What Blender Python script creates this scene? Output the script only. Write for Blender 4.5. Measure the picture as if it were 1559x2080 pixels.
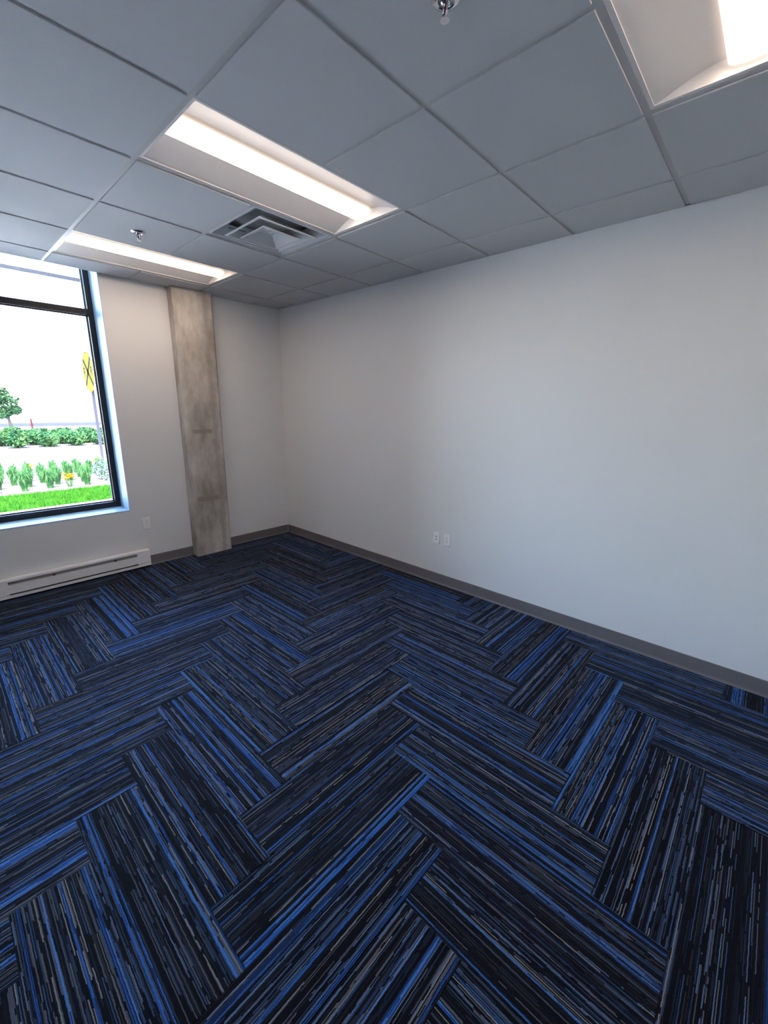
import bpy, math, random
from mathutils import Matrix, Vector

# ---------------------------------------------------------------- clear
for o in list(bpy.data.objects):
    bpy.data.objects.remove(o, do_unlink=True)
scene = bpy.context.scene
COL = scene.collection
random.seed(7)

# ---------------------------------------------------------------- camera
CAM = Vector((-3.0961, -4.5676, 1.6215))
YAW, PITCH, ROLL, FPX = 0.8281, -0.2439, 0.0124, 850.93
def make_camera():
    fw = Vector((math.sin(YAW)*math.cos(PITCH), math.cos(YAW)*math.cos(PITCH), math.sin(PITCH)))
    rt = Vector((math.cos(YAW), -math.sin(YAW), 0))
    up = rt.cross(fw)
    r2 = math.cos(ROLL)*rt + math.sin(ROLL)*up
    u2 = -math.sin(ROLL)*rt + math.cos(ROLL)*up
    cd = bpy.data.cameras.new('camera')
    cd.sensor_fit = 'VERTICAL'; cd.sensor_height = 36.0
    cd.lens = FPX*36.0/2080.0
    cd.clip_start = 0.02; cd.clip_end = 500
    co = bpy.data.objects.new('camera', cd)
    m = Matrix(((r2.x, u2.x, -fw.x, CAM.x), (r2.y, u2.y, -fw.y, CAM.y), (r2.z, u2.z, -fw.z, CAM.z), (0, 0, 0, 1)))
    co.matrix_world = m
    COL.objects.link(co)
    scene.camera = co
make_camera()

# ---------------------------------------------------------------- light and exposure
SUN_ELEV, SUN_AZ = math.radians(60), math.radians(205)     # sun high behind the building
w = bpy.data.worlds.new('sky'); scene.world = w
w.use_nodes = True
wn = w.node_tree; wn.nodes.clear()
sky = wn.nodes.new('ShaderNodeTexSky'); sky.sky_type = 'NISHITA'
sky.sun_disc = False; sky.sun_elevation = SUN_ELEV; sky.sun_rotation = SUN_AZ
sky.altitude = 200; sky.air_density = 1.0; sky.dust_density = 3.0; sky.ozone_density = 1.0
bg = wn.nodes.new('ShaderNodeBackground'); bg.inputs['Strength'].default_value = 3.4
wo = wn.nodes.new('ShaderNodeOutputWorld')
wn.links.new(sky.outputs[0], bg.inputs[0]); wn.links.new(bg.outputs[0], wo.inputs[0])
sl = bpy.data.lights.new('sun', 'SUN'); sl.energy = 19.0; sl.angle = math.radians(0.6); sl.color = (1, .97, .93)
so = bpy.data.objects.new('sun', sl); COL.objects.link(so)
sd = Vector((math.sin(SUN_AZ)*math.cos(SUN_ELEV), math.cos(SUN_AZ)*math.cos(SUN_ELEV), math.sin(SUN_ELEV)))
so.rotation_euler = sd.to_track_quat('Z', 'Y').to_euler(); so.location = (0, -3, 12)
vs = scene.view_settings
vs.view_transform = 'Standard'; vs.look = 'None'; vs.gamma = 1.0; vs.use_curve_mapping = False
vs.exposure = 1.15
LAMP_STRENGTH = 10.0
LAMP_COLOR = (1.0, 0.79, 0.62, 1)

# ---------------------------------------------------------------- helpers
H = 2.726; T = 0.6096
XW_L, YW_F = -4.40, -5.60           # left wall, wall behind the camera

def new_mat(name, color=(.8, .8, .8), rough=.5, metal=0.0, spec=.5):
    m = bpy.data.materials.new(name); m.use_nodes = True
    b = m.node_tree.nodes['Principled BSDF']
    b.inputs['Base Color'].default_value = (*color, 1)
    b.inputs['Roughness'].default_value = rough
    b.inputs['Metallic'].default_value = metal
    b.inputs['Specular IOR Level'].default_value = spec
    return m
def NT(m): return m.node_tree.nodes, m.node_tree.links, m.node_tree.nodes['Principled BSDF']
def add_bump(m, scale, strength, dist=.002, coord='Object', detail=3):
    n, l, b = NT(m)
    tc = n.new('ShaderNodeTexCoord'); tx = n.new('ShaderNodeTexNoise')
    tx.inputs['Scale'].default_value = scale; tx.inputs['Detail'].default_value = detail
    bp = n.new('ShaderNodeBump'); bp.inputs['Strength'].default_value = strength; bp.inputs['Distance'].default_value = dist
    l.new(tc.outputs[coord], tx.inputs['Vector']); l.new(tx.outputs['Fac'], bp.inputs['Height']); l.new(bp.outputs[0], b.inputs['Normal'])
    return tx
def vary(m, scale, c1, c2, lo=.35, hi=.65, detail=4, coord='Object'):
    n, l, b = NT(m)
    tc = n.new('ShaderNodeTexCoord'); tx = n.new('ShaderNodeTexNoise')
    tx.inputs['Scale'].default_value = scale; tx.inputs['Detail'].default_value = detail
    cr = n.new('ShaderNodeValToRGB')
    cr.color_ramp.elements[0].position = lo; cr.color_ramp.elements[0].color = (*c1, 1)
    cr.color_ramp.elements[1].position = hi; cr.color_ramp.elements[1].color = (*c2, 1)
    l.new(tc.outputs[coord], tx.inputs['Vector']); l.new(tx.outputs['Fac'], cr.inputs[0]); l.new(cr.outputs[0], b.inputs['Base Color'])
    return cr

class MB:
    """collects faces and links them as one mesh object"""
    def __init__(s): s.v = []; s.f = []
    def quad(s, *p):
        i = len(s.v); s.v += [tuple(q) for q in p]; s.f.append(tuple(range(i, i+len(p)))); return s
    def box(s, x0, x1, y0, y1, z0, z1):
        x0, x1 = sorted((x0, x1)); y0, y1 = sorted((y0, y1)); z0, z1 = sorted((z0, z1))
        i = len(s.v)
        s.v += [(x0,y0,z0),(x1,y0,z0),(x1,y1,z0),(x0,y1,z0),(x0,y0,z1),(x1,y0,z1),(x1,y1,z1),(x0,y1,z1)]
        s.f += [tuple(i+k for k in q) for q in ((3,2,1,0),(4,5,6,7),(0,1,5,4),(1,2,6,5),(2,3,7,6),(3,0,4,7))]
        return s
    def rects(s, x0, x1, y0, y1, loops, cap0=True, cap1=True):
        """stack of rectangular loops (inset, z)"""
        i = len(s.v)
        for ins, z in loops:
            s.v += [(x0+ins,y0+ins,z),(x1-ins,y0+ins,z),(x1-ins,y1-ins,z),(x0+ins,y1-ins,z)]
        for k in range(len(loops)-1):
            a = i+4*k; b = a+4
            for e in range(4):
                g = (e+1) % 4
                s.f.append((a+e, a+g, b+g, b+e))
        if cap0: s.f.append((i+3, i+2, i+1, i))
        if cap1:
            j = i+4*(len(loops)-1); s.f.append((j, j+1, j+2, j+3))
        return s
    def extrude(s, prof, axis, a, b, closed=True, caps=True):
        """profile of 2d points swept along axis from a to b; axis 'x': (y,z), 'y': (x,z), 'z': (x,y)"""
        i = len(s.v); n = len(prof)
        def put(p, t):
            return {'x': (t, p[0], p[1]), 'y': (p[0], t, p[1]), 'z': (p[0], p[1], t)}[axis]
        s.v += [put(p, a) for p in prof] + [put(p, b) for p in prof]
        for k in range(n if closed else n-1):
            g = (k+1) % n; s.f.append((i+k, i+g, i+n+g, i+n+k))
        if closed and caps:
            s.f.append(tuple(range(i+n-1, i-1, -1))); s.f.append(tuple(range(i+n, i+2*n)))
        return s
    def lathe(s, prof, n=20, c=(0, 0, 0), caps=True):
        i = len(s.v); m = len(prof)
        for r, z in prof:
            for k in range(n):
                t = 2*math.pi*k/n; s.v.append((c[0]+r*math.cos(t), c[1]+r*math.sin(t), c[2]+z))
        for a in range(m-1):
            for k in range(n):
                g = (k+1) % n; s.f.append((i+a*n+k, i+a*n+g, i+(a+1)*n+g, i+(a+1)*n+k))
        if caps:
            s.f.append(tuple(i+k for k in range(n-1, -1, -1))); s.f.append(tuple(i+(m-1)*n+k for k in range(n)))
        return s
    def tube(s, p, q, r0, r1=None, n=8):
        p = Vector(p); q = Vector(q); r1 = r0 if r1 is None else r1
        d = (q-p).normalized(); a = d.orthogonal().normalized(); b = d.cross(a)
        i = len(s.v)
        for c, r in ((p, r0), (q, r1)):
            for k in range(n):
                t = 2*math.pi*k/n; s.v.append(tuple(c + r*(math.cos(t)*a + math.sin(t)*b)))
        for k in range(n):
            g = (k+1) % n; s.f.append((i+k, i+g, i+n+g, i+n+k))
        s.f.append(tuple(i+k for k in range(n-1, -1, -1))); s.f.append(tuple(i+n+k for k in range(n)))
        return s
    def mesh(s, name, mat, smooth=False, fix=True):
        me = bpy.data.meshes.new(name); me.from_pydata(s.v, [], s.f)
        if fix:
            import bmesh
            bm = bmesh.new(); bm.from_mesh(me); bmesh.ops.recalc_face_normals(bm, faces=bm.faces); bm.to_mesh(me); bm.free()
        me.update()
        if mat: me.materials.append(mat)
        if smooth:
            me.polygons.foreach_set('use_smooth', [True]*len(me.polygons))
            try: me.set_sharp_from_angle(angle=math.radians(35))
            except Exception: pass
        return me
    def build(s, name, mat, parent=None, loc=(0, 0, 0), rot=(0, 0, 0), smooth=False, fix=True):
        return link(name, s.mesh(name, mat, smooth, fix), parent, loc, rot)
def link(name, data, parent=None, loc=(0, 0, 0), rot=(0, 0, 0)):
    o = bpy.data.objects.new(name, data); COL.objects.link(o)
    o.location = loc; o.rotation_euler = rot
    if parent: o.parent = parent
    return o
def struct(o): o['kind'] = 'structure'; return o
def tag(o, label, cat, group=None, kind=None):
    o['label'] = label; o['category'] = cat
    if group: o['group'] = group
    if kind: o['kind'] = kind
    return o
def thing(name, label, cat, loc=(0, 0, 0), rot=(0, 0, 0), group=None):
    return tag(link(name, None, None, loc, rot), label, cat, group)
def copy_thing(root, loc, rot, label, group=None):
    r = root.copy(); COL.objects.link(r); r.location = loc; r.rotation_euler = rot; r['label'] = label
    if group: r['group'] = group
    for ch in list(root.children):
        c = ch.copy(); COL.objects.link(c); c.parent = r
        for g in ch.children:
            d = g.copy(); COL.objects.link(d); d.parent = c
    return r

# ---------------------------------------------------------------- materials
M = {}
M['wall'] = new_mat('wall_paint', (.78, .775, .77), .55, spec=.35); add_bump(M['wall'], 420, .12, .001)
M['reveal_sky_tint'] = new_mat('reveal_blue_light_tint', (.40, .58, .76), .5); add_bump(M['reveal_sky_tint'], 420, .1, .001)  # white reveal; the blue of the sky light is put into its colour
M['tile'] = new_mat('ceiling_tile_board', (.53, .54, .55), .95, spec=.15); add_bump(M['tile'], 260, .35, .0012, detail=6)
M['tee'] = new_mat('grid_steel_white', (.46, .46, .46), .4)
M['troffer'] = new_mat('troffer_white_enamel', (.80, .77, .75), .45)
M['deck'] = new_mat('plenum_concrete', (.25, .25, .25), .9)
M['frame'] = new_mat('dark_bronze_aluminium', (.018, .018, .022), .35, .6)
M['gasket'] = new_mat('grey_aluminium', (.13, .135, .17), .6, 0)
M['heater'] = new_mat('white_heater_enamel', (.90, .89, .88), .35)
M['heater_dark'] = new_mat('heater_interior', (.42, .41, .41), .5, .0)
M['base'] = new_mat('taupe_rubber_base', (.17, .155, .158), .45)
M['plastic'] = new_mat('white_plastic', (.90, .90, .90), .3)
M['slot'] = new_mat('socket_slot', (.03, .03, .035), .6)
M['chrome'] = new_mat('chrome', (.75, .76, .78), .16, 1)
M['steel'] = new_mat('galvanised_steel', (.34, .34, .38), .45, .6)
M['pole'] = new_mat('grey_painted_steel', (.018, .018, .024), .8, spec=.05)
M['vent'] = new_mat('vent_white_enamel', (.62, .64, .66), .4)
M['vent_dark'] = new_mat('duct_dark', (.30, .31, .32), .7)

m = new_mat('red_bulb_liquid', (.30, .01, .03), .05); M['bulb'] = m
NT(m)[2].inputs['Coat Weight'].default_value = 1

# light lens: gives off the light
m = bpy.data.materials.new('lamp_lens'); m.use_nodes = True; m.node_tree.nodes.clear()
e = m.node_tree.nodes.new('ShaderNodeEmission'); e.inputs[0].default_value = LAMP_COLOR; e.inputs[1].default_value = LAMP_STRENGTH
oo = m.node_tree.nodes.new('ShaderNodeOutputMaterial'); m.node_tree.links.new(e.outputs[0], oo.inputs[0]); M['lens'] = m
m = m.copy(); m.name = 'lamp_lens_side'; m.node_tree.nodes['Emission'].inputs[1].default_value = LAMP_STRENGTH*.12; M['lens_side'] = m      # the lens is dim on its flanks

# window glass: clear pane with a Fresnel reflection
m = bpy.data.materials.new('window_glass'); m.use_nodes = True; n = m.node_tree.nodes; n.clear(); l = m.node_tree.links
tr = n.new('ShaderNodeBsdfTransparent'); tr.inputs[0].default_value = (.93, .96, .97, 1)
gl = n.new('ShaderNodeBsdfGlossy'); gl.inputs['Roughness'].default_value = .02
fr = n.new('ShaderNodeFresnel'); fr.inputs[0].default_value = 1.45
mx = n.new('ShaderNodeMixShader'); oo = n.new('ShaderNodeOutputMaterial')
l.new(fr.outputs[0], mx.inputs[0]); l.new(tr.outputs[0], mx.inputs[1]); l.new(gl.outputs[0], mx.inputs[2]); l.new(mx.outputs[0], oo.inputs[0])
M['glass'] = m

def concrete_mat():
    m = new_mat('raw_concrete', (.4, .38, .35), .85, spec=.25)
    n, l, b = NT(m)
    tc = n.new('ShaderNodeTexCoord')
    mp = n.new('ShaderNodeMapping'); mp.inputs['Scale'].default_value = (3.6, 3.6, 1.5)
    l.new(tc.outputs['Object'], mp.inputs[0])
    n1 = n.new('ShaderNodeTexNoise'); n1.inputs['Scale'].default_value = 1.3; n1.inputs['Detail'].default_value = 7; n1.inputs['Roughness'].default_value = .62
    l.new(mp.outputs[0], n1.inputs['Vector'])
    cr = n.new('ShaderNodeValToRGB'); e = cr.color_ramp.elements
    e[0].position = .37; e[0].color = (.31, .27, .235, 1); e[1].position = .66; e[1].color = (.72, .67, .61, 1)
    k = e.new(.5); k.color = (.50, .45, .40, 1)
    l.new(n1.outputs['Fac'], cr.inputs[0])
    n2 = n.new('ShaderNodeTexNoise'); n2.inputs['Scale'].default_value = 26; n2.inputs['Detail'].default_value = 6
    l.new(tc.outputs['Object'], n2.inputs['Vector'])
    # pour marks: two darker bands across the face and a stained streak near the right edge
    sx = n.new('ShaderNodeSeparateXYZ'); l.new(tc.outputs['Object'], sx.inputs[0])
    def band(src, c, hw, soft, wob):
        a = n.new('ShaderNodeMath'); a.operation = 'MULTIPLY_ADD'; l.new(n2.outputs['Fac'], a.inputs[0]); a.inputs[1].default_value = wob; a.inputs[2].default_value = -c - wob*.5
        s = n.new('ShaderNodeMath'); s.operation = 'ADD'; l.new(src, s.inputs[0]); l.new(a.outputs[0], s.inputs[1])
        ab = n.new('ShaderNodeMath'); ab.operation = 'ABSOLUTE'; l.new(s.outputs[0], ab.inputs[0])
        mr = n.new('ShaderNodeMapRange'); mr.inputs[1].default_value = hw; mr.inputs[2].default_value = hw+soft; mr.inputs[3].default_value = 1; mr.inputs[4].default_value = 0
        l.new(ab.outputs[0], mr.inputs[0]); return mr.outputs[0]
    def mul(a, b_):
        q = n.new('ShaderNodeMath'); q.operation = 'MULTIPLY'
        l.new(a, q.inputs[0])
        if isinstance(b_, float): q.inputs[1].default_value = b_
        else: l.new(b_, q.inputs[1])
        return q.outputs[0]
    xr = band(sx.outputs[0], -.02, .085, .03, .06)
    b1 = mul(band(sx.outputs[2], 1.355, .016, .012, .02), xr)
    xr2 = band(sx.outputs[0], -.01, .125, .02, .05)
    b2 = mul(band(sx.outputs[2], .635, .022, .010, .02), xr2)
    st = mul(band(sx.outputs[0], .118, .010, .03, .06), mul(n1.outputs['Fac'], 1.1))
    mxv = n.new('ShaderNodeMath'); mxv.operation = 'MAXIMUM'; l.new(b1, mxv.inputs[0]); l.new(b2, mxv.inputs[1])
    mx2 = n.new('ShaderNodeMath'); mx2.operation = 'MAXIMUM'; l.new(mxv.outputs[0], mx2.inputs[0]); l.new(st, mx2.inputs[1])
    f = mul(mx2.outputs[0], .8)
    mc = n.new('ShaderNodeMix'); mc.data_type = 'RGBA'; l.new(f, mc.inputs[0]); l.new(cr.outputs[0], mc.inputs[6]); mc.inputs[7].default_value = (.25, .215, .185, 1)
    m2 = n.new('ShaderNodeMix'); m2.data_type = 'RGBA'; m2.blend_type = 'MULTIPLY'; m2.inputs[0].default_value = .35
    l.new(mc.outputs[2], m2.inputs[6]); l.new(n2.outputs['Color'], m2.inputs[7])
    g = n.new('ShaderNodeMix'); g.data_type = 'RGBA'; g.inputs[0].default_value = .22; l.new(mc.outputs[2], g.inputs[6])
    n2r = n.new('ShaderNodeValToRGB'); n2r.color_ramp.elements[0].color = (.26, .24, .22, 1); n2r.color_ramp.elements[1].color = (.6, .57, .53, 1)
    l.new(n2.outputs['Fac'], n2r.inputs[0]); l.new(n2r.outputs[0], g.inputs[7])
    n.remove(m2)
    l.new(g.outputs[2], b.inputs['Base Color'])
    bp = n.new('ShaderNodeBump'); bp.inputs['Strength'].default_value = .3; bp.inputs['Distance'].default_value = .003
    l.new(n2.outputs['Fac'], bp.inputs['Height']); l.new(bp.outputs[0], b.inputs['Normal'])
    return m
M['concrete'] = concrete_mat()

def carpet_mat():
    """striped loop pile; object space: x along the plank, y across it"""
    m = new_mat('striped_loop_pile', (.02, .02, .03), .95, spec=.12)
    n, l, b = NT(m)
    def math_(op, a, b_=None, c=None):
        q = n.new('ShaderNodeMath'); q.operation = op
        for i, v in enumerate((a, b_, c)):
            if v is None: continue
            if isinstance(v, (int, float)): q.inputs[i].default_value = v
            else: l.new(v, q.inputs[i])
        return q.outputs[0]
    def white(x, y, z=0.0):
        c = n.new('ShaderNodeCombineXYZ')
        for i, v in enumerate((x, y, z)):
            if isinstance(v, (int, float)): c.inputs[i].default_value = v
            else: l.new(v, c.inputs[i])
        q = n.new('ShaderNodeTexWhiteNoise'); q.noise_dimensions = '3D'; l.new(c.outputs[0], q.inputs['Vector']); return q
    def noise1(wv, scale, detail=1.0):
        q = n.new('ShaderNodeTexNoise'); q.noise_dimensions = '1D'; q.inputs['Scale'].default_value = scale; q.inputs['Detail'].default_value = detail
        l.new(wv, q.inputs['W']); return q.outputs['Fac']
    def ramp(f, stops, const=True):
        q = n.new('ShaderNodeValToRGB'); r = q.color_ramp
        r.interpolation = 'CONSTANT' if const else 'LINEAR'
        while len(r.elements) < len(stops): r.elements.new(.5)
        for e_, (p, c) in zip(r.elements, stops): e_.position = p; e_.color = (*c, 1)
        l.new(f, q.inputs[0]); return q.outputs[0]
    def mix(f, a, c, mode='MIX'):
        q = n.new('ShaderNodeMix'); q.data_type = 'RGBA'; q.blend_type = mode
        if isinstance(f, (int, float)): q.inputs[0].default_value = f
        else: l.new(f, q.inputs[0])
        for i, v in ((6, a), (7, c)):
            if isinstance(v, tuple): q.inputs[i].default_value = (*v, 1)
            else: l.new(v, q.inputs[i])
        return q.outputs[2]
    tc = n.new('ShaderNodeTexCoord'); sp = n.new('ShaderNodeSeparateXYZ'); l.new(tc.outputs['Object'], sp.inputs[0])
    oi = n.new('ShaderNodeObjectInfo'); rnd = math_('MULTIPLY', oi.outputs['Random'], 91.0)
    X, Y0 = sp.outputs[0], sp.outputs[1]
    # rows wander a little
    wob = math_('MULTIPLY', math_('SUBTRACT', noise1(math_('ADD', X, rnd), 55, 2), .5), .0022)
    Y = math_('ADD', Y0, wob)
    row = math_('FLOOR', math_('DIVIDE', Y, .0031))
    band = math_('FLOOR', math_('DIVIDE', math_('ADD', Y, math_('MULTIPLY', noise1(math_('ADD', Y, rnd), 40, 0), .012)), .0085))
    wr = white(row, rnd, 3.1); wb = white(band, rnd, 8.7)
    rv, bv = wr.outputs['Value'], wb.outputs['Value']
    # dashes along each row
    dash = noise1(math_('ADD', math_('MULTIPLY', X, 1.0), math_('MULTIPLY', rv, 77.0)), 5.5, 2)
    dash2 = noise1(math_('ADD', X, math_('MULTIPLY', rv, 191.0)), 6, 1)
    on = math_('GREATER_THAN', dash, .45)
    on2 = math_('GREATER_THAN', dash2, .40)
    BK = (.0030, .0034, .0062)
    fine = ramp(rv, [(0, BK), (.30, (.014, .018, .032)), (.42, (.022, .040, .085)), (.55, (.070, .078, .100)), (.68, (.030, .072, .165)), (.78, (.105, .102, .108)), (.87, (.09, .14, .24)), (.94, (.22, .21, .195))])
    fine = mix(on, BK, fine)
    blue = ramp(rv, [(0, (.017, .078, .30)), (.30, (.036, .128, .38)), (.55, (.088, .19, .41)), (.74, (.010, .022, .070))])
    blue = mix(on2, (.016, .05, .17), blue)
    isblue = math_('GREATER_THAN', bv, .855)
    isblack = math_('LESS_THAN', bv, .24)
    col = mix(isblue, fine, blue)
    col = mix(math_('MULTIPLY', isblack, .88), col, BK)
    # loop texture
    nz = n.new('ShaderNodeTexNoise'); nz.inputs['Scale'].default_value = 420; nz.inputs['Detail'].default_value = 2
    l.new(tc.outputs['Object'], nz.inputs['Vector'])
    lv = ramp(nz.outputs['Fac'], [(.3, (.45, .45, .45)), (.65, (1.25, 1.25, 1.25))], False)
    col = mix(1.0, col, lv, 'MULTIPLY')
    l.new(col, b.inputs['Base Color'])
    b.inputs['Sheen Weight'].default_value = .07; b.inputs['Sheen Roughness'].default_value = .45; b.inputs['Sheen Tint'].default_value = (.5, .68, 1, 1)
    # ribs of the rows as fine relief
    rib = math_('SINE', math_('MULTIPLY', Y, 2*math.pi/.0031))
    hh = math_('ADD', math_('MULTIPLY', rib, .3), nz.outputs['Fac'])
    bp = n.new('ShaderNodeBump'); bp.inputs['Strength'].default_value = .5; bp.inputs['Distance'].default_value = .0025
    l.new(hh, bp.inputs['Height']); l.new(bp.outputs[0], b.inputs['Normal'])
    return m
M['carpet'] = carpet_mat()
M['slab'] = new_mat('floor_slab', (.03, .03, .035), .9)

# ---------------------------------------------------------------- floor: herringbone carpet planks
floor = struct(MB().box(XW_L-.15, .15, YW_F-.15, .40, -.15, -.007).build('floor', M['slab']))
PW = 0.2286; PX, PY = -2.7155, -2.541
def plank(cx, cy, vertical, flip):
    """clipped to the room; local x along the plank"""
    L2, W2 = 2*PW, PW/2
    hx, hy = (W2, L2) if vertical else (L2, W2)
    x0, x1, y0, y1 = cx-hx, cx+hx, cy-hy, cy+hy
    a0, a1, b0, b1 = max(x0, XW_L), min(x1, 0), max(y0, YW_F), min(y1, 0)
    if a1-a0 < .01 or b1-b0 < .01: return
    full = abs((a1-a0)-(x1-x0)) < 1e-6 and abs((b1-b0)-(y1-y0)) < 1e-6
    rz = (math.pi/2 if vertical else 0) + (math.pi if flip else 0)
    if full:
        me = plank.full
    else:
        c, s = math.cos(-rz), math.sin(-rz)
        ps = [((x-cx)*c-(y-cy)*s, (x-cx)*s+(y-cy)*c) for x in (a0, a1) for y in (b0, b1)]
        me = slab_mesh(min(p[0] for p in ps), max(p[0] for p in ps), min(p[1] for p in ps), max(p[1] for p in ps))
    link('carpet_plank', me, floor, (cx, cy, 0), (0, 0, rz))
def slab_mesh(x0, x1, y0, y1):
    g = .0005
    return MB().rects(x0+g, x1-g, y0+g, y1-g, [(0, -.007), (0, -.0012), (.0012, 0)]).mesh('carpet_plank', M['carpet'])
plank.full = slab_mesh(-2*PW, 2*PW, -PW/2, PW/2)
for k in range(-30, 40):
    for mm in range(-5, 6):
        # upright plank of column k: rows k-4..k-1 ; lying plank of row k: columns k-3..k ; period 8
        vx = PX + (k+8*mm+.5)*PW; vy = PY + (k-2)*PW
        plank(vx, vy, True, random.random() < .5)
        hx = PX + (k-1+8*mm)*PW; hy = PY + (k+.5)*PW
        plank(hx, hy, False, random.random() < .5)

# ---------------------------------------------------------------- walls
OX0, OX1, OZ0, OZ1 = -3.30, -1.834, .61, 2.95      # window opening
WT = .38
wb = MB()
wb.box(XW_L-.15, OX0, 0, WT, -.15, 3.6); wb.box(OX1, .15, 0, WT, -.15, 3.6)
wb.box(OX0, OX1, 0, WT, -.15, OZ0-.014); wb.box(OX0, OX1, 0, WT, OZ1, 3.6)
wall_back = struct(wb.build('wall_back', M['wall']))
struct(MB().box(0, .15, YW_F-.15, 0, -.15, 3.2).build('wall_right', M['wall']))
struct(MB().box(XW_L-.15, XW_L, YW_F-.15, 0, -.15, 3.2).build('wall_left', M['wall']))
struct(MB().box(XW_L, 0, YW_F-.15, YW_F, -.15, 3.2).build('wall_front', M['wall']))

# baseboards: coved rubber strip
def base_profile(): return [(0, 0), (.010, 0), (.006, .006), (.0035, .016), (.0035, .097), (.002, .1005), (0, .1016)]
def baseboard(name, axis, a, b, wallpos, sgn):
    pr = [(wallpos + sgn*p, z) for p, z in base_profile()]
    return struct(MB().extrude(pr, axis, a, b).build(name, M['base']))
baseboard('baseboard_right', 'y', YW_F, 0, 0, -1)
bbk = MB()
for a, b in ((-1.7235, -1.267), (-.8635, -.0105), (XW_L, -2.95)):
    bbk.extrude([(-p, z) for p, z in base_profile()], 'x', a, b)
struct(bbk.build('baseboard_back', M['base']))
baseboard('baseboard_left', 'y', YW_F, -.0105, XW_L, 1)

# ---------------------------------------------------------------- ceiling: deck, tees, tegular tiles
ceiling = struct(MB().box(XW_L-.15, .15, YW_F-.15, .0, 3.2, 3.4).build('ceiling', M['deck']))
XL = [XW_L, -.3856-6*T, -.3856-5*T, -.3856-4*T, -.3856-3*T, -.3856-2*T, -.3856-T, -.3856, 0]
YL = [0] + [-.3331-k*T for k in range(9)] + [YW_F]
ZT = H+.0062                       # underside of the tees
TW = .012
for y in YL[1:-1]:
    MB().box(XW_L, 0, y-TW, y+TW, ZT, ZT+.0018).box(XW_L, 0, y-.001, y+.001, ZT+.0018, ZT+.035).build('main_tee', M['tee'], ceiling)
for i, x in enumerate(XL[1:-1]):
    for j in range(len(YL)-1):
        if i+1 == 5 and j in (1, 4, 7): continue            # the lights are two cells long
        b, a = YL[j], YL[j+1]
        a += TW if j+1 < len(YL)-1 else 0; b -= TW if j > 0 else 0
        MB().box(x-TW, x+TW, a, b, ZT, ZT+.0018).box(x-.001, x+.001, a, b, ZT+.0018, ZT+.035).build('cross_tee', M['tee'], ceiling)
for a in ((XW_L, 0, -.022, 0), (XW_L, 0, YW_F, YW_F+.022), (XW_L, XW_L+.022, YW_F, 0), (-.022, 0, YW_F, 0)):
    MB().box(a[0], a[1], a[2], a[3], ZT, ZT+.0018).build('wall_angle', M['tee'], ceiling)
MB().box(XW_L, 0, -.004, -.001, ZT, 3.2).build('soffit_fascia', M['wall'], ceiling)   # closes the plenum behind the window head
ZR = ZT+.0024
def tile_mesh(w, d):
    return MB().rects(-w/2, w/2, -d/2, d/2, [(.002, ZR+.011-H), (.002, ZR-H), (.0125, ZR-H), (.0125, .001), (.0135, 0)]).mesh('ceiling_tile', M['tile'])
tile_cache = {}
LIGHTS = [(4, 1), (4, 4), (4, 7)]
skip = set()
for i, j in LIGHTS: skip |= {(i, j), (i+1, j)}
skip.add((5, 3))                                             # air diffuser
for i in range(len(XL)-1):
    for j in range(len(YL)-1):
        if (i, j) in skip: continue
        wd, dp = XL[i+1]-XL[i], YL[j]-YL[j+1]
        key = (round(wd, 4), round(dp, 4))
        if key not in tile_cache: tile_cache[key] = tile_mesh(*key)
        link('ceiling_tile', tile_cache[key], ceiling, ((XL[i]+XL[i+1])/2, (YL[j]+YL[j+1])/2, H), (0, 0, 0))

# ---------------------------------------------------------------- recessed lights
def make_light(label):
    t = thing('recessed_light', label, 'ceiling light', group='recessed ceiling lights')
    Lx, Ly = T-.006, T/2-.006                  # half length and half width
    z0 = ZR-H
    fr_ = MB()
    for s in (-1, 1):
        fr_.box(-Lx, Lx, s*Ly, s*(Ly-.020), z0, z0+.004)
        fr_.box(s*Lx, s*(Lx-.020), -Ly+.020, Ly-.020, z0, z0+.004)
    fr_.build('frame', M['troffer'], t)
    # two curved side pans rising from the long edges to the lens
    ly, top, lw = Ly-.018, .056, .058
    for s in (-1, 1):
        pr = []
        for k in range(13):
            u = k/12
            yy = ly - (ly-lw)*u
            zz = z0 + .003 + (top-z0)*math.sin(u*math.pi/2)**1.15
            pr.append((s*yy, zz))
        back = [(p[0], p[1]+.0015) for p in reversed(pr)]
        MB().extrude(pr+back, 'x', -Lx+.020, Lx-.020).build('side_pan', M['troffer'], t, smooth=True)
    for s in (-1, 1):
        e0, e1 = s*(Lx-.018), s*(Lx-.036)
        MB().quad((e0, -Ly+.018, z0+.002), (e0, Ly-.018, z0+.002), (e1, Ly-.018, .068), (e1, -Ly+.018, .068)).quad((e0+s*.001, -Ly+.018, z0+.002), (e0+s*.001, Ly-.018, z0+.002), (e1+s*.001, Ly-.018, .068), (e1+s*.001, -Ly+.018, .068)).build('end_plate', M['troffer'], t, fix=False)
    MB().box(-Lx+.01, Lx-.01, -Ly+.01, Ly-.01, .0695, .100).build('housing', M['troffer'], t)
    # rounded lens bar
    pr = []
    for k in range(15):
        a = math.pi*k/14
        pr.append((-.066*math.cos(a), .050-.030*math.sin(a)**.55))
    pr += [(.064, .062), (-.064, .062)]
    ln = MB().extrude(pr, 'x', -Lx+.040, Lx-.040).build('lens', M['lens'], t)
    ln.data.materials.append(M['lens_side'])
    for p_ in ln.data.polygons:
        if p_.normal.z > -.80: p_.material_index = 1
    return t
lab = ['recessed ceiling light nearest the window wall, beyond the air diffuser',
       'recessed ceiling light in the middle, directly beside the square air diffuser',
       'recessed ceiling light at the top right corner, cut off by the picture edge']
first = None
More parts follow.
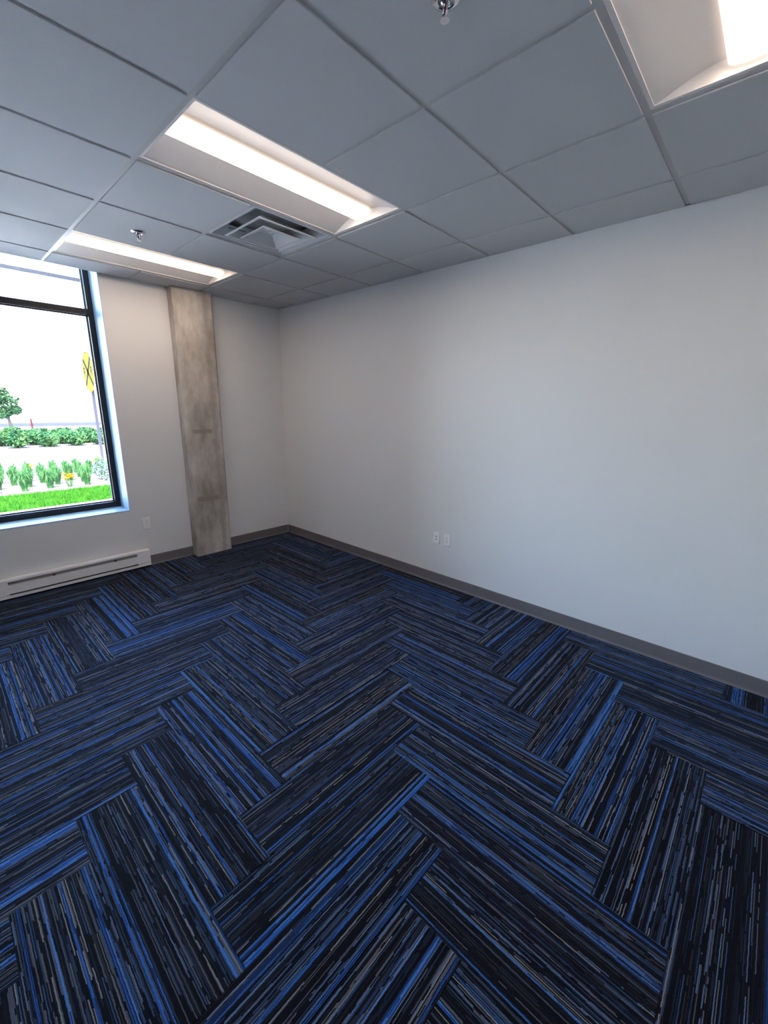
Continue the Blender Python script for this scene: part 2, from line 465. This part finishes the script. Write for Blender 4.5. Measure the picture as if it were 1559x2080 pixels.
for (i, j), lb in zip(LIGHTS, lab):
    c = (XL[i+1], (YL[j]+YL[j+1])/2, H)
    if first is None:
        first = make_light(lb); first.location = c
    else: copy_thing(first, c, (0, 0, 0), lb)

# ---------------------------------------------------------------- air diffuser
t = thing('air_diffuser', 'square white louvred air diffuser set in the ceiling beside the middle light', 'air vent', ((XL[5]+XL[6])/2, (YL[3]+YL[4])/2, H))
h = T/2-.006; z0 = ZR-H
MB().rects(-h, h, -h, h, [(0, z0+.004), (0, z0), (.026, z0), (.030, z0+.004), (.105, .060), (.106, .062)], False, False).build('outer_cone', M['vent'], t)
MB().box(-h+.09, h-.09, -h+.09, h-.09, .085, .09).build('duct_neck', M['vent_dark'], t)
MB().rects(-h+.09, h-.09, -h+.09, h-.09, [(0, .060), (0, .085)], False, False).build('neck_collar', M['vent_dark'], t)
def cone(hw, zlo, hin, zhi, name):
    MB().rects(-hw, hw, -hw, hw, [(hw-hin, zhi+.002), (0, zlo+.004), (0, zlo), (.016, zlo), (.020, zlo+.003), (hw-hin+.001, zhi)], False, False).build(name, M['vent'], t)
cone(.213, -.006, .125, .050, 'middle_cone')
MB().rects(-.140, .140, -.140, .140, [(.095, .034), (0, -.014), (0, -.018), (.010, -.018), (.092, .024), (.094, .024)], True, True).build('centre_cone', M['vent'], t)
for a in range(4):
    ca, sa = math.cos(a*math.pi/2+.785), math.sin(a*math.pi/2+.785)
    MB().tube((.16*ca, .16*sa, .02), (.27*ca, .27*sa, .04), .004).build('support_rod', M['vent_dark'], t)
MB().lathe([(.010, .024), (.010, .020), (.006, .019)], 12).build('screw', M['chrome'], t)

# ---------------------------------------------------------------- sprinklers
def make_sprinkler(label):
    t = thing('fire_sprinkler', label, 'sprinkler', group='fire sprinklers')
    MB().lathe([(.042, 0), (.042, -.002), (.036, -.007), (.026, -.010), (.022, -.008), (.020, -.001)], 28, caps=False).build('escutcheon', M['chrome'], t, smooth=True)
    MB().lathe([(.013, 0), (.013, -.014), (.009, -.018)], 16).build('body', M['chrome'], t, smooth=True)
    for s in (-1, 1):
        fb = MB(); pts = [(s*.011, 0, -.014), (s*.016, 0, -.024), (s*.014, 0, -.036), (s*.004, 0, -.047)]
        for a, b in zip(pts, pts[1:]): fb.tube(a, b, .0028)
        fb.build('frame_arm', M['chrome'], t)
    MB().lathe([(.0015, -.018), (.0034, -.022), (.0036, -.036), (.0020, -.044)], 12).build('glass_bulb', M['bulb'], t, smooth=True)
    d = MB().lathe([(.0055, -.044), (.0055, -.050)], 12)
    n_ = 12
    i0 = len(d.v)
    for z in (-.050, -.0515):
        for k in range(2*n_):
            r = .0165 if k % 2 == 0 else .0115
            d.v.append((r*math.cos(math.pi*k/n_), r*math.sin(math.pi*k/n_), z))
    for k in range(2*n_):
        g = (k+1) % (2*n_); d.f.append((i0+k, i0+g, i0+2*n_+g, i0+2*n_+k))
    d.f.append(tuple(range(i0, i0+2*n_))); d.f.append(tuple(range(i0+2*n_, i0+4*n_)))
    d.build('deflector', M['chrome'], t)
    return t
s1 = make_sprinkler('small chrome fire sprinkler in the ceiling near the window light'); s1.location = ((XL[4]+XL[5])/2, (YL[2]+YL[3])/2, H); s1.rotation_euler = (0, 0, .6)
copy_thing(s1, ((XL[4]+XL[5])/2, (YL[6]+YL[7])/2, H), (0, 0, 1.0), 'chrome fire sprinkler with red bulb cut off by the top picture edge')

# ---------------------------------------------------------------- window
win = MB()
FY0, FY1 = .252, .352; FW = .050
window = struct(win.box(OX0, OX1, FY0+.001, FY1+.01, OZ0-.012, OZ0+.004).build('window_1', M['frame']))
def member(name, x0, x1, z0, z1, y0=FY0, y1=FY1, mat='frame'):
    c = .0015
    o = MB().rects(x0, x1, z0, z1, [(c, y0), (0, y0+c), (0, y1)]).build(name, M[mat], window)
    o.rotation_euler = (0, 0, 0)
    o.data.transform(Matrix(((1, 0, 0, 0), (0, 0, 1, 0), (0, 1, 0, 0), (0, 0, 0, 1)))); o.data.flip_normals()
    return o
zb, zt = OZ0+.004, OZ1
member('jamb', OX1-FW, OX1-.001, zb, zt); member('jamb', OX0+.001, OX0+FW, zb, zt)
member('bottom_rail', OX0+FW, OX1-FW, zb, zb+FW); member('head_rail', OX0+FW, OX1-FW, zt-FW, zt-.001)
member('transom', OX0+FW, OX1-FW, 2.414, 2.462)
YG = .312
for z0, z1 in ((zb+FW, 2.414), (2.462, zt-FW)):
    xa, xb = OX0+FW, OX1-FW
    stop = MB(); s_ = .010
    stop.box(xa, xb, YG-.018, YG-.005, z0, z0+s_); stop.box(xa, xb, YG-.018, YG-.005, z1-s_, z1)
    stop.box(xa, xa+s_, YG-.018, YG-.005, z0+s_, z1-s_); stop.box(xb-s_, xb, YG-.018, YG-.005, z0+s_, z1-s_)
    stop.build('glazing_stop', M['gasket'], window)
    MB().box(xa, xb, YG-.003, YG+.003, z0, z1).build('pane', M['glass'], window)
MB().rects(OX0+.001, OX1-.001, .0, FY0, [(0, OZ0-.0135), (0, OZ0-.002), (.0015, OZ0)]).build('window_sill', M['reveal_sky_tint'], window)

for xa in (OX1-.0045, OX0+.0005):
    MB().box(xa, xa+.004, .0005, FY0-.0005, OZ0+.0005, OZ1-.001).build('jamb_sky_tint_board', M['reveal_sky_tint'], window)  # thin boards added over the white jambs to carry painted blue sky light

# exterior sunshade bar seen through the top pane
t = thing('sunshade_bar', 'thin grey metal bar outside, seen across the top window pane', 'bar', (0, 0, 0))
MB().box(-4.05, -.70, .885, .905, 2.822, 2.856).build('rail', M['pole'], t)
for x in (-.75, -4.0): MB().box(x-.02, x+.02, WT, .885, 2.822, 2.856).build('bracket', M['pole'], t)

# ---------------------------------------------------------------- concrete column
cx0, cx1, cy = -1.2665, -.8645, -.113
ch = .006
prof = [(cx0, -.001), (cx0, cy+ch), (cx0+ch, cy), (cx1-.018, cy), (cx1, cy+.014), (cx1, -.001)]
ccx = (cx0+cx1)/2
col_ = MB().extrude([(x-ccx, y) for x, y in prof], 'z', .0005, H-.0005).build('concrete_column', M['concrete'], loc=(ccx, 0, 0))
tag(col_, 'bare stained concrete column standing against the window wall', 'column')

# ---------------------------------------------------------------- baseboard heater
hx0, hx1 = -2.945, -1.7245
t = thing('baseboard_heater', 'long white electric baseboard heater on the wall under the window', 'heater', (hx0, 0, 0))
D = -hx0; Lh = hx1-hx0
hd = .066
MB().box(0, Lh, -.006, -.001, .02, .188).build('back_panel', M['heater_dark'], t)
pr = [(-.006, .188), (-.058, .188), (-hd, .183), (-hd, .165), (-hd+.0015, .165), (-hd+.0015, .182), (-.057, .1865), (-.006, .1865)]
MB().extrude(pr, 'x', .118, Lh-.118).build('top_cover', M['heater'], t)
pr = [(-hd, .062), (-hd, .1365), (-hd+.010, .1365), (-hd+.010, .135), (-hd+.0015, .135), (-hd+.0015, .0635), (-hd+.012, .058), (-hd+.012, .0565)]
MB().extrude(pr, 'x', .118, Lh-.118).build('front_cover', M['heater'], t)
pr = [(-.006, .020), (-hd+.006, .020), (-hd+.004, .024), (-hd+.004, .047), (-hd+.0055, .047), (-hd+.0055, .0245), (-hd+.008, .0215), (-.006, .0215)]
MB().extrude(pr, 'x', .118, Lh-.118).build('bottom_rail', M['heater'], t)
for a, b in ((0, .118), (Lh-.118, Lh)):
    q = [(-.006, .188), (-.058, .188), (-hd, .183), (-hd, .058), (-hd+.005, .052), (-hd+.005, .047), (-hd+.003, .045), (-hd+.003, .024), (-hd+.006, .020), (-.006, .020)]
    MB().extrude(q, 'x', a, b).build('end_cap', M['heater'], t)
MB().tube((.12, -.032, .10), (Lh-.12, -.032, .10), .006).build('heating_element', M['steel'], t)
fin = MB(); x = .16
while x < Lh-.16:
    fin.box(x, x+.0008, -.054, -.010, .070, .130); x += .008
fo = fin.build('heating_fins', M['heater_dark'], t); fo['kind'] = 'stuff'
MB().extrude([(-.058, .139), (-.058, .1405), (-.010, .168), (-.010, .1665)], 'x', .118, Lh-.118).build('baffle', M['heater_dark'], t)
for x in (.42, .90): MB().box(x, x+.02, -hd+.003, -.05, .1375, .147).build('bracket_clip', M['slot'], t)
MB().box(Lh-.24, Lh-.15, -hd+.0035, -hd+.010, .050, .0545).build('rating_plate', M['steel'], t)

# ---------------------------------------------------------------- wall plates (built facing -y, then turned)
def plate(name, label, kind):
    t = thing(name, label, 'outlet' if kind == 'duplex' else 'wall plate')
    def face(mb, nm, mat, par=t):
        o = mb.build(nm, mat, par)
        o.data.transform(Matrix(((1, 0, 0, 0), (0, 0, -1, 0), (0, 1, 0, 0), (0, 0, 0, 1)))); return o    # local z -> -y
    face(MB().rects(-.036, .036, -.059, .059, [(0, .0005), (0, .0025), (.0045, .0068)]), 'cover_plate', M['plastic'])
    if kind == 'duplex':
        for s in (-1, 1):
            zc = s*.0195
            pts = []
            for k in range(24):
                a = 2*math.pi*k/24
                pts.append((max(-.0165, min(.0165, .0185*math.cos(a))), zc+max(-.0135, min(.0135, .0185*math.sin(a)))))
            r = face(MB().extrude(pts, 'z', .006, .0085), 'receptacle', M['plastic'])
            face(MB().box(-.0078, -.0055, zc-.001, zc+.0075, .0080, .0088), 'slot', M['slot'], r)
            face(MB().box(.0055, .0075, zc-.0005, zc+.0070, .0080, .0088), 'slot', M['slot'], r)
            face(MB().lathe([(.0026, .0080), (.0026, .0088)], 10, (0, zc-.0075, 0)), 'slot', M['slot'], r)
        face(MB().lathe([(.003, .0065), (.003, .0078), (.002, .0083)], 10), 'screw', M['steel'])
    else:
        for s in (-1, 1):
            r = face(MB().lathe([(.0085, .0065), (.0085, .0085), (.0070, .0100)], 16, (0, s*.0145, 0)), 'jack', M['plastic'])
            face(MB().lathe([(.0052, .0095), (.0052, .0108)], 14, (0, s*.0145, 0)), 'jack_hole', M['slot'], r)
        for s in (-1, 1):
            face(MB().lathe([(.003, .0065), (.003, .0078), (.002, .0083)], 10, (0, s*.042, 0)), 'screw', M['plastic'])
    return t
p = plate('power_outlet', 'white duplex power outlet on the wall between window and concrete column', 'duplex'); p.location = (-1.7015, 0, .449)
p = plate('power_outlet', 'white duplex power outlet on the long wall beside the data plate', 'duplex'); p.location = (0, -2.5165, .449); p.rotation_euler = (0, 0, -math.pi/2)
p = plate('data_plate', 'white wall plate with two round jacks on the long wall', 'data'); p.location = (0, -2.398, .4485); p.rotation_euler = (0, 0, -math.pi/2)

# ================================================================ outside
M['pave'] = new_mat('pale_concrete_paving', (.62, .60, .57), .9); vary(M['pave'], 3, (.56, .54, .51), (.66, .64, .61))
M['road'] = new_mat('pale_road', (.50, .50, .49), .9); vary(M['road'], .6, (.46, .46, .45), (.54, .53, .52))
M['soil'] = new_mat('bark_mulch', (.3, .25, .21), .95, spec=.02); vary(M['soil'], 26, (.025, .019, .016), (.13, .115, .105), .35, .6, 6); add_bump(M['soil'], 30, 1, .03)
M['turf'] = new_mat('turf_soil', (.012, .04, .006), .95, spec=.02)
def leaf_mat(name, a, b_, scale=3.0):
    m = new_mat(name, a, .8, spec=.03)
    n, l, b = NT(m)
    oi = n.new('ShaderNodeTexCoord'); tx = n.new('ShaderNodeTexNoise'); tx.inputs['Scale'].default_value = scale; tx.inputs['Detail'].default_value = 3
    cr = n.new('ShaderNodeValToRGB'); cr.color_ramp.elements[0].position = .36; cr.color_ramp.elements[0].color = (*a, 1)
    cr.color_ramp.elements[1].position = .64; cr.color_ramp.elements[1].color = (*b_, 1)
    l.new(oi.outputs['Object'], tx.inputs['Vector']); l.new(tx.outputs['Fac'], cr.inputs[0]); l.new(cr.outputs[0], b.inputs['Base Color'])
    return m
M['grass'] = leaf_mat('lawn_grass', (.008, .042, .003), (.018, .066, .005), 6)
M['lily'] = leaf_mat('daylily_leaf', (.010, .040, .012), (.034, .080, .024), 9)
M['silver'] = leaf_mat('silver_leaf', (.03, .055, .042), (.075, .10, .085), 14)
M['bush'] = leaf_mat('shrub_leaf', (.008, .030, .012), (.028, .060, .018), 2.5)
M['tree'] = leaf_mat('tree_leaf', (.006, .020, .009), (.018, .040, .016), 1.6)
M['bark'] = new_mat('tree_bark', (.018, .015, .014), .9, spec=.05)
M['flower'] = new_mat('golden_petal', (.30, .14, .006), .8, spec=.03)
M['yellow'] = new_mat('sign_yellow', (.17, .15, .004), .8, spec=.02)
M['black'] = new_mat('sign_black', (.006, .006, .006), .9, spec=.02)
M['redpost'] = new_mat('dark_red_post', (.03, .007, .008), .9, spec=.05)
M['farwall'] = new_mat('grey_far_wall', (.020, .022, .028), .9, spec=.05)

struct(MB().box(-40, 40, WT, 90, -.6, -.06).build('ground', M['road']))
def strip(name, y0, y1, z, mat): return struct(MB().box(-12, 14, y0, y1, -.07, z).build(name, M[mat]))
strip('sidewalk', WT, 3.88, 0, 'pave')
strip('lawn_soil', 3.88, 5.38, -.005, 'turf')
bed_near = strip('planting_bed', 5.38, 9.1, .0, 'soil')
strip('pavement', 9.1, 15.3, -.01, 'pave')
struct(MB().box(-25, 30, 15.3, 27, -.07, .0).build('shrub_bed', M['soil']))

# lawn blades
rg = random.Random(3)
g = MB()
for _ in range(42000):
    x = rg.uniform(-5.2, 2.2); y = rg.uniform(3.9, 5.38); a = rg.uniform(0, 6.28); hgt = rg.uniform(.03, .07); wd = .004
    dx, dy = math.cos(a)*wd, math.sin(a)*wd; lx, ly = rg.uniform(-.03, .03), rg.uniform(-.03, .03)
    g.quad((x-dx, y-dy, -.005), (x+dx, y+dy, -.005), (x+lx, y+ly, hgt))
tag(g.build('lawn_grass', M['grass'], fix=False), 'strip of short bright green lawn outside the window', 'grass', kind='stuff')

def blades(n_, hgt, spread, wd, seed):
    r = random.Random(seed); b = MB()
    for _ in range(n_):
        a = r.uniform(0, 6.283); rr = r.uniform(0, .045); hh = hgt*r.uniform(.7, 1.1); out = spread*r.uniform(.2, 1.0)
        ca, sa = math.cos(a), math.sin(a); px, py = -sa*wd/2, ca*wd/2
        pts = []
        for u in (0, .35, .65, .85, 1.0):
            d = rr + out*u**1.15; z = hh*(2.0*u-u*u) - (out/spread)**2*hh*.62*u**3
            pts.append((ca*d, sa*d, max(z, .01 if u else 0)))
        for k in range(4):
            w0 = 1-.2*k; w1 = 1-.2*(k+1) if k < 3 else .08
            p, q = pts[k], pts[k+1]
            b.quad((p[0]-px*w0, p[1]-py*w0, p[2]), (p[0]+px*w0, p[1]+py*w0, p[2]), (q[0]+px*w1, q[1]+py*w1, q[2]), (q[0]-px*w1, q[1]-py*w1, q[2]))
    return b
def flower_heads(n_, hgt, seed, sp=.12):
    r = random.Random(seed); st = []; fl = []
    for _ in range(n_):
        x, y, z = r.uniform(-sp, sp), r.uniform(-sp, sp), hgt*r.uniform(.7, 1.1)
        st.append(MB().tube((x*.4, y*.4, 0), (x, y, z), .004, .003, 5))
        f = MB(); fl.append(f)
        for k in range(6):
            a = k*math.pi/3; ca, sa = math.cos(a), math.sin(a)
            f.quad((x, y, z), (x+.03*ca-.014*sa, y+.03*sa+.014*ca, z+.03), (x+.055*ca, y+.055*sa, z+.028), (x+.03*ca+.014*sa, y+.03*sa-.014*ca, z+.03))
    return st, fl
def daylily(x, y, hgt, seed, label, group=None, heads=0, hh=None):
    t = thing('daylily_clump', label, 'plant', (x, y, 0), group=group)
    blades(220, hgt, .185, .011, seed).build('leaves', M['lily'], t, fix=False)
    if heads:
        s, fl = flower_heads(heads, hh or hgt*1.02, seed+5)
        for a in s: a.build('stem', M['lily'], t)
        for a in fl: a.build('flower', M['flower'], t, fix=False)
ORD = ['first', 'second', 'third', 'fourth', 'fifth', 'sixth', 'seventh', 'eighth', 'ninth']
front_lily = [(-2.42, 5.66, 'daylily clump at the left picture edge, front row behind the lawn'),
              (-1.96, 5.74, 'daylily clump with bare mulch on both sides, front row of the bed'),
              (-1.56, 5.80, 'front row daylily clump directly left of the golden flowers'),
              (-.95, 5.76, 'front row daylily clump between the golden flowers and the silvery plant')]
for k, (x, y, lb) in enumerate(front_lily):
    daylily(x, y, .42, 20+k, lb, 'daylily clumps in the planting bed')
seed = 40
for r_, (row, yy) in enumerate((('second', 6.20), ('third', 6.60), ('fourth', 7.00), ('fifth', 7.40), ('rearmost', 7.80))):
    for k in range(6):
        x = -2.52 + (.23 if r_ % 2 == 0 else 0) + .05*r_ + k*.46
        if x > -.78 and r_ < 2: continue
        daylily(x, yy, .40, seed, '%s daylily clump from the left in the %s row of the bed' % (ORD[k], row), 'daylily clumps in the planting bed', heads=2 if (k+r_) % 5 == 1 else 0, hh=.44); seed += 1
t = thing('flower_clump', 'low clump of golden yellow flowers in the bed behind the lawn', 'flowers', (-1.25, 5.70, 0))
s, fl = flower_heads(16, .22, 77, .08)
for a in s: a.build('stem', M['lily'], t)
for a in fl: a.build('flower', M['flower'], t, fix=False)

def leaf_cloud(blobs, n_, size, seed, shell=.55):
    r = random.Random(seed); b = MB()
    for _ in range(n_):
        cx, cy, cz, rx, ry, rz = r.choice(blobs)
        while True:
            u = Vector((r.uniform(-1, 1), r.uniform(-1, 1), r.uniform(-1, 1)))
            if shell < u.length < 1: break
        p = Vector((cx+u.x*rx, cy+u.y*ry, cz+u.z*rz))
        if p.z < .01: p.z = r.uniform(.01, .08)
        d = Vector((r.uniform(-1, 1), r.uniform(-1, 1), r.uniform(-.5, .9))).normalized(); e_ = d.orthogonal().normalized()
        e_ = (Matrix.Rotation(r.uniform(0, 6.28), 3, d) @ e_)
        sz = size*r.uniform(.6, 1.2)
        b.quad(p-d*sz*.5, p+e_*sz*.28, p+d*sz*.5, p-e_*sz*.28)
    return b
def bush(name, label, x, y, blobs, n_, size, mat, seed, group=None):
    t = thing(name, label, 'shrub', (x, y, 0), group=group)
    leaf_cloud(blobs, n_, size, seed).build('foliage', M[mat], t, fix=False)
    st = MB(); r = random.Random(seed+1)
    for _ in range(7):
        bl = r.choice(blobs); st.tube((r.uniform(-.05, .05), r.uniform(-.05, .05), 0), (bl[0]+r.uniform(-.3, .3)*bl[3], bl[1]+r.uniform(-.3, .3)*bl[4], bl[2]+.3*bl[5]), .012, .005, 5)
    st.build('stems', M['bark'], t)
bush('silver_shrub', 'pale silvery green leafy plant at the right end of the bed', -.40, 6.15, [(0, 0, .17, .32, .32, .2), (-.08, .2, .24, .24, .26, .20), (.12, .2, .25, .22, .26, .20)], 1500, .055, 'silver', 91)
bush('silver_shrub', 'pale silvery plant hidden behind the right window jamb', .48, 6.4, [(0, 0, .2, .40, .35, .25)], 700, .055, 'silver', 92)

# shrubs across the pavement
def shrub_far(x, y, rx, rz, label, seed, n_=1500, mat='bush'):
    bl = [(0, 0, rz*.5, rx*.8, .42, rz*.5), (-rx*.4, .1, rz*.55, rx*.5, .40, rz*.42), (rx*.4, -.05, rz*.5, rx*.5, .40, rz*.45)]
    bush('garden_shrub', label, x, y, bl, n_, .13, mat, seed, 'shrubs across the pavement')
row1 = [(-1.75, .60, 'shrub at the left picture edge, front row across the pavement'),
        (-.80, .78, 'tallest shrub across the pavement, rising in front of the dark red post'),
        (.12, .58, 'dense shrub in the middle of the front row across the pavement'),
        (1.02, .56, 'shrub right of the middle one, front row across the pavement'),
        (1.90, .50, 'shrub directly left of the sign pole, front row across the pavement')]
for k, (x, rz, lb) in enumerate(row1): shrub_far(x, 16.1, .40, rz, lb, 101+k)
seed = 120
for r_, (row, yy, x0) in enumerate((('second', 17.3, -2.0), ('third', 18.6, -1.5), ('fourth', 20.0, -1.6), ('rearmost', 21.6, -1.1))):
    for k in range(6):
        shrub_far(x0+k*.94, yy, .42, .50, '%s shrub from the left in the %s row across the pavement' % (ORD[k], row), seed, 900); seed += 1

# tree
t = thing('young_tree', 'young leafy tree far outside at the left edge of the window view', 'tree', (.82, 31.2, 0))
tk = MB(); tk.tube((0, 0, -.06), (-.10, 0, .9), .10, .08, 8).tube((-.10, 0, .9), (-.45, 0, 2.0), .08, .05, 8).tube((-.1, 0, .9), (.2, .1, 1.5), .03, .015, 6).tube((-.45, 0, 2.0), (-.7, .1, 2.9), .035, .012, 6)
tk.build('trunk', M['bark'], t)
leaf_cloud([(.05, 0, 1.55, .62, .6, .72), (-.35, 0, 2.1, .55, .55, .6), (-.85, 0, 2.3, .6, .6, .9), (-.25, .1, .95, .35, .4, .30), (.35, 0, 1.2, .3, .4, .3), (-1.0, 0, 1.5, .6, .6, .5)], 2600, .22, 201, .3).build('crown', M['tree'], t, fix=False)

o = MB().tube((.82, 23.9, 0), (.82, 23.9, .86), .05, .05, 10).build('marker_post', M['redpost'], smooth=False)
tag(o, 'short thin dark red post standing behind the tallest shrub', 'post')
o = MB().box(-30, 40, 36, 36.3, -.06, .22).build('far_wall', M['farwall'])
tag(o, 'long low dark grey wall running along the far horizon outside', 'wall')

# railway warning sign: round yellow plate facing along the road
t = thing('railroad_sign', 'round yellow railroad crossing sign with black X on a grey pole', 'sign', (.30, 9.66, 0))
SZ, SR = 2.48, .535
MB().box(-.0155, .055, -.03, .03, -.05, SZ+SR*.6).build('pole', M['pole'], t)
def disc(r0, r1, x0, x1, nm, mat, par):
    b = MB(); nn = 40
    for (x, r) in ((x0, r0), (x0, r1), (x1, r1), (x1, r0)):
        for k in range(nn): b.v.append((x, r*math.cos(2*math.pi*k/nn), SZ+r*math.sin(2*math.pi*k/nn)))
    for a in range(4):
        c = (a+1) % 4
        if r0 == 0 and a == 3: continue
        for k in range(nn):
            g_ = (k+1) % nn; b.f.append((a*nn+k, a*nn+g_, c*nn+g_, c*nn+k))
    return b.build(nm, mat, par)
pl = disc(.001, SR, -.020, -.016, 'plate', M['yellow'], t)
disc(SR-.038, SR-.018, -.0225, -.0198, 'border_ring', M['black'], pl)
for s in (-1, 1):
    q = MB(); a = s*math.radians(45); ca, sa = math.cos(a), math.sin(a); L_, w_ = SR-.03, .060
    pts = [(ca*i*L_ - sa*j*w_, SZ + sa*i*L_ + ca*j*w_) for i, j in ((-1, -1), (1, -1), (1, 1), (-1, 1))]
    q.extrude(pts, 'x', -.0235, -.0198).build('cross_bar', M['black'], pl)
for s in (-1, 1):
    cu = bpy.data.curves.new('letter', 'FONT'); cu.body = 'R'; cu.size = .34; cu.offset = .012; cu.align_x = 'CENTER'; cu.align_y = 'CENTER'; cu.extrude = .001
    tmp = bpy.data.objects.new('letter', cu); COL.objects.link(tmp)
    me = bpy.data.meshes.new_from_object(tmp); COL.objects.unlink(tmp); bpy.data.objects.remove(tmp); me.materials.append(M['black'])
    # text x -> -y (read from -x side), text y -> z
    me.transform(Matrix(((0, 0, -1, -.0225), (-1, 0, 0, s*.335), (0, 1, 0, SZ), (0, 0, 0, 1))))
    link('letter', me, pl)
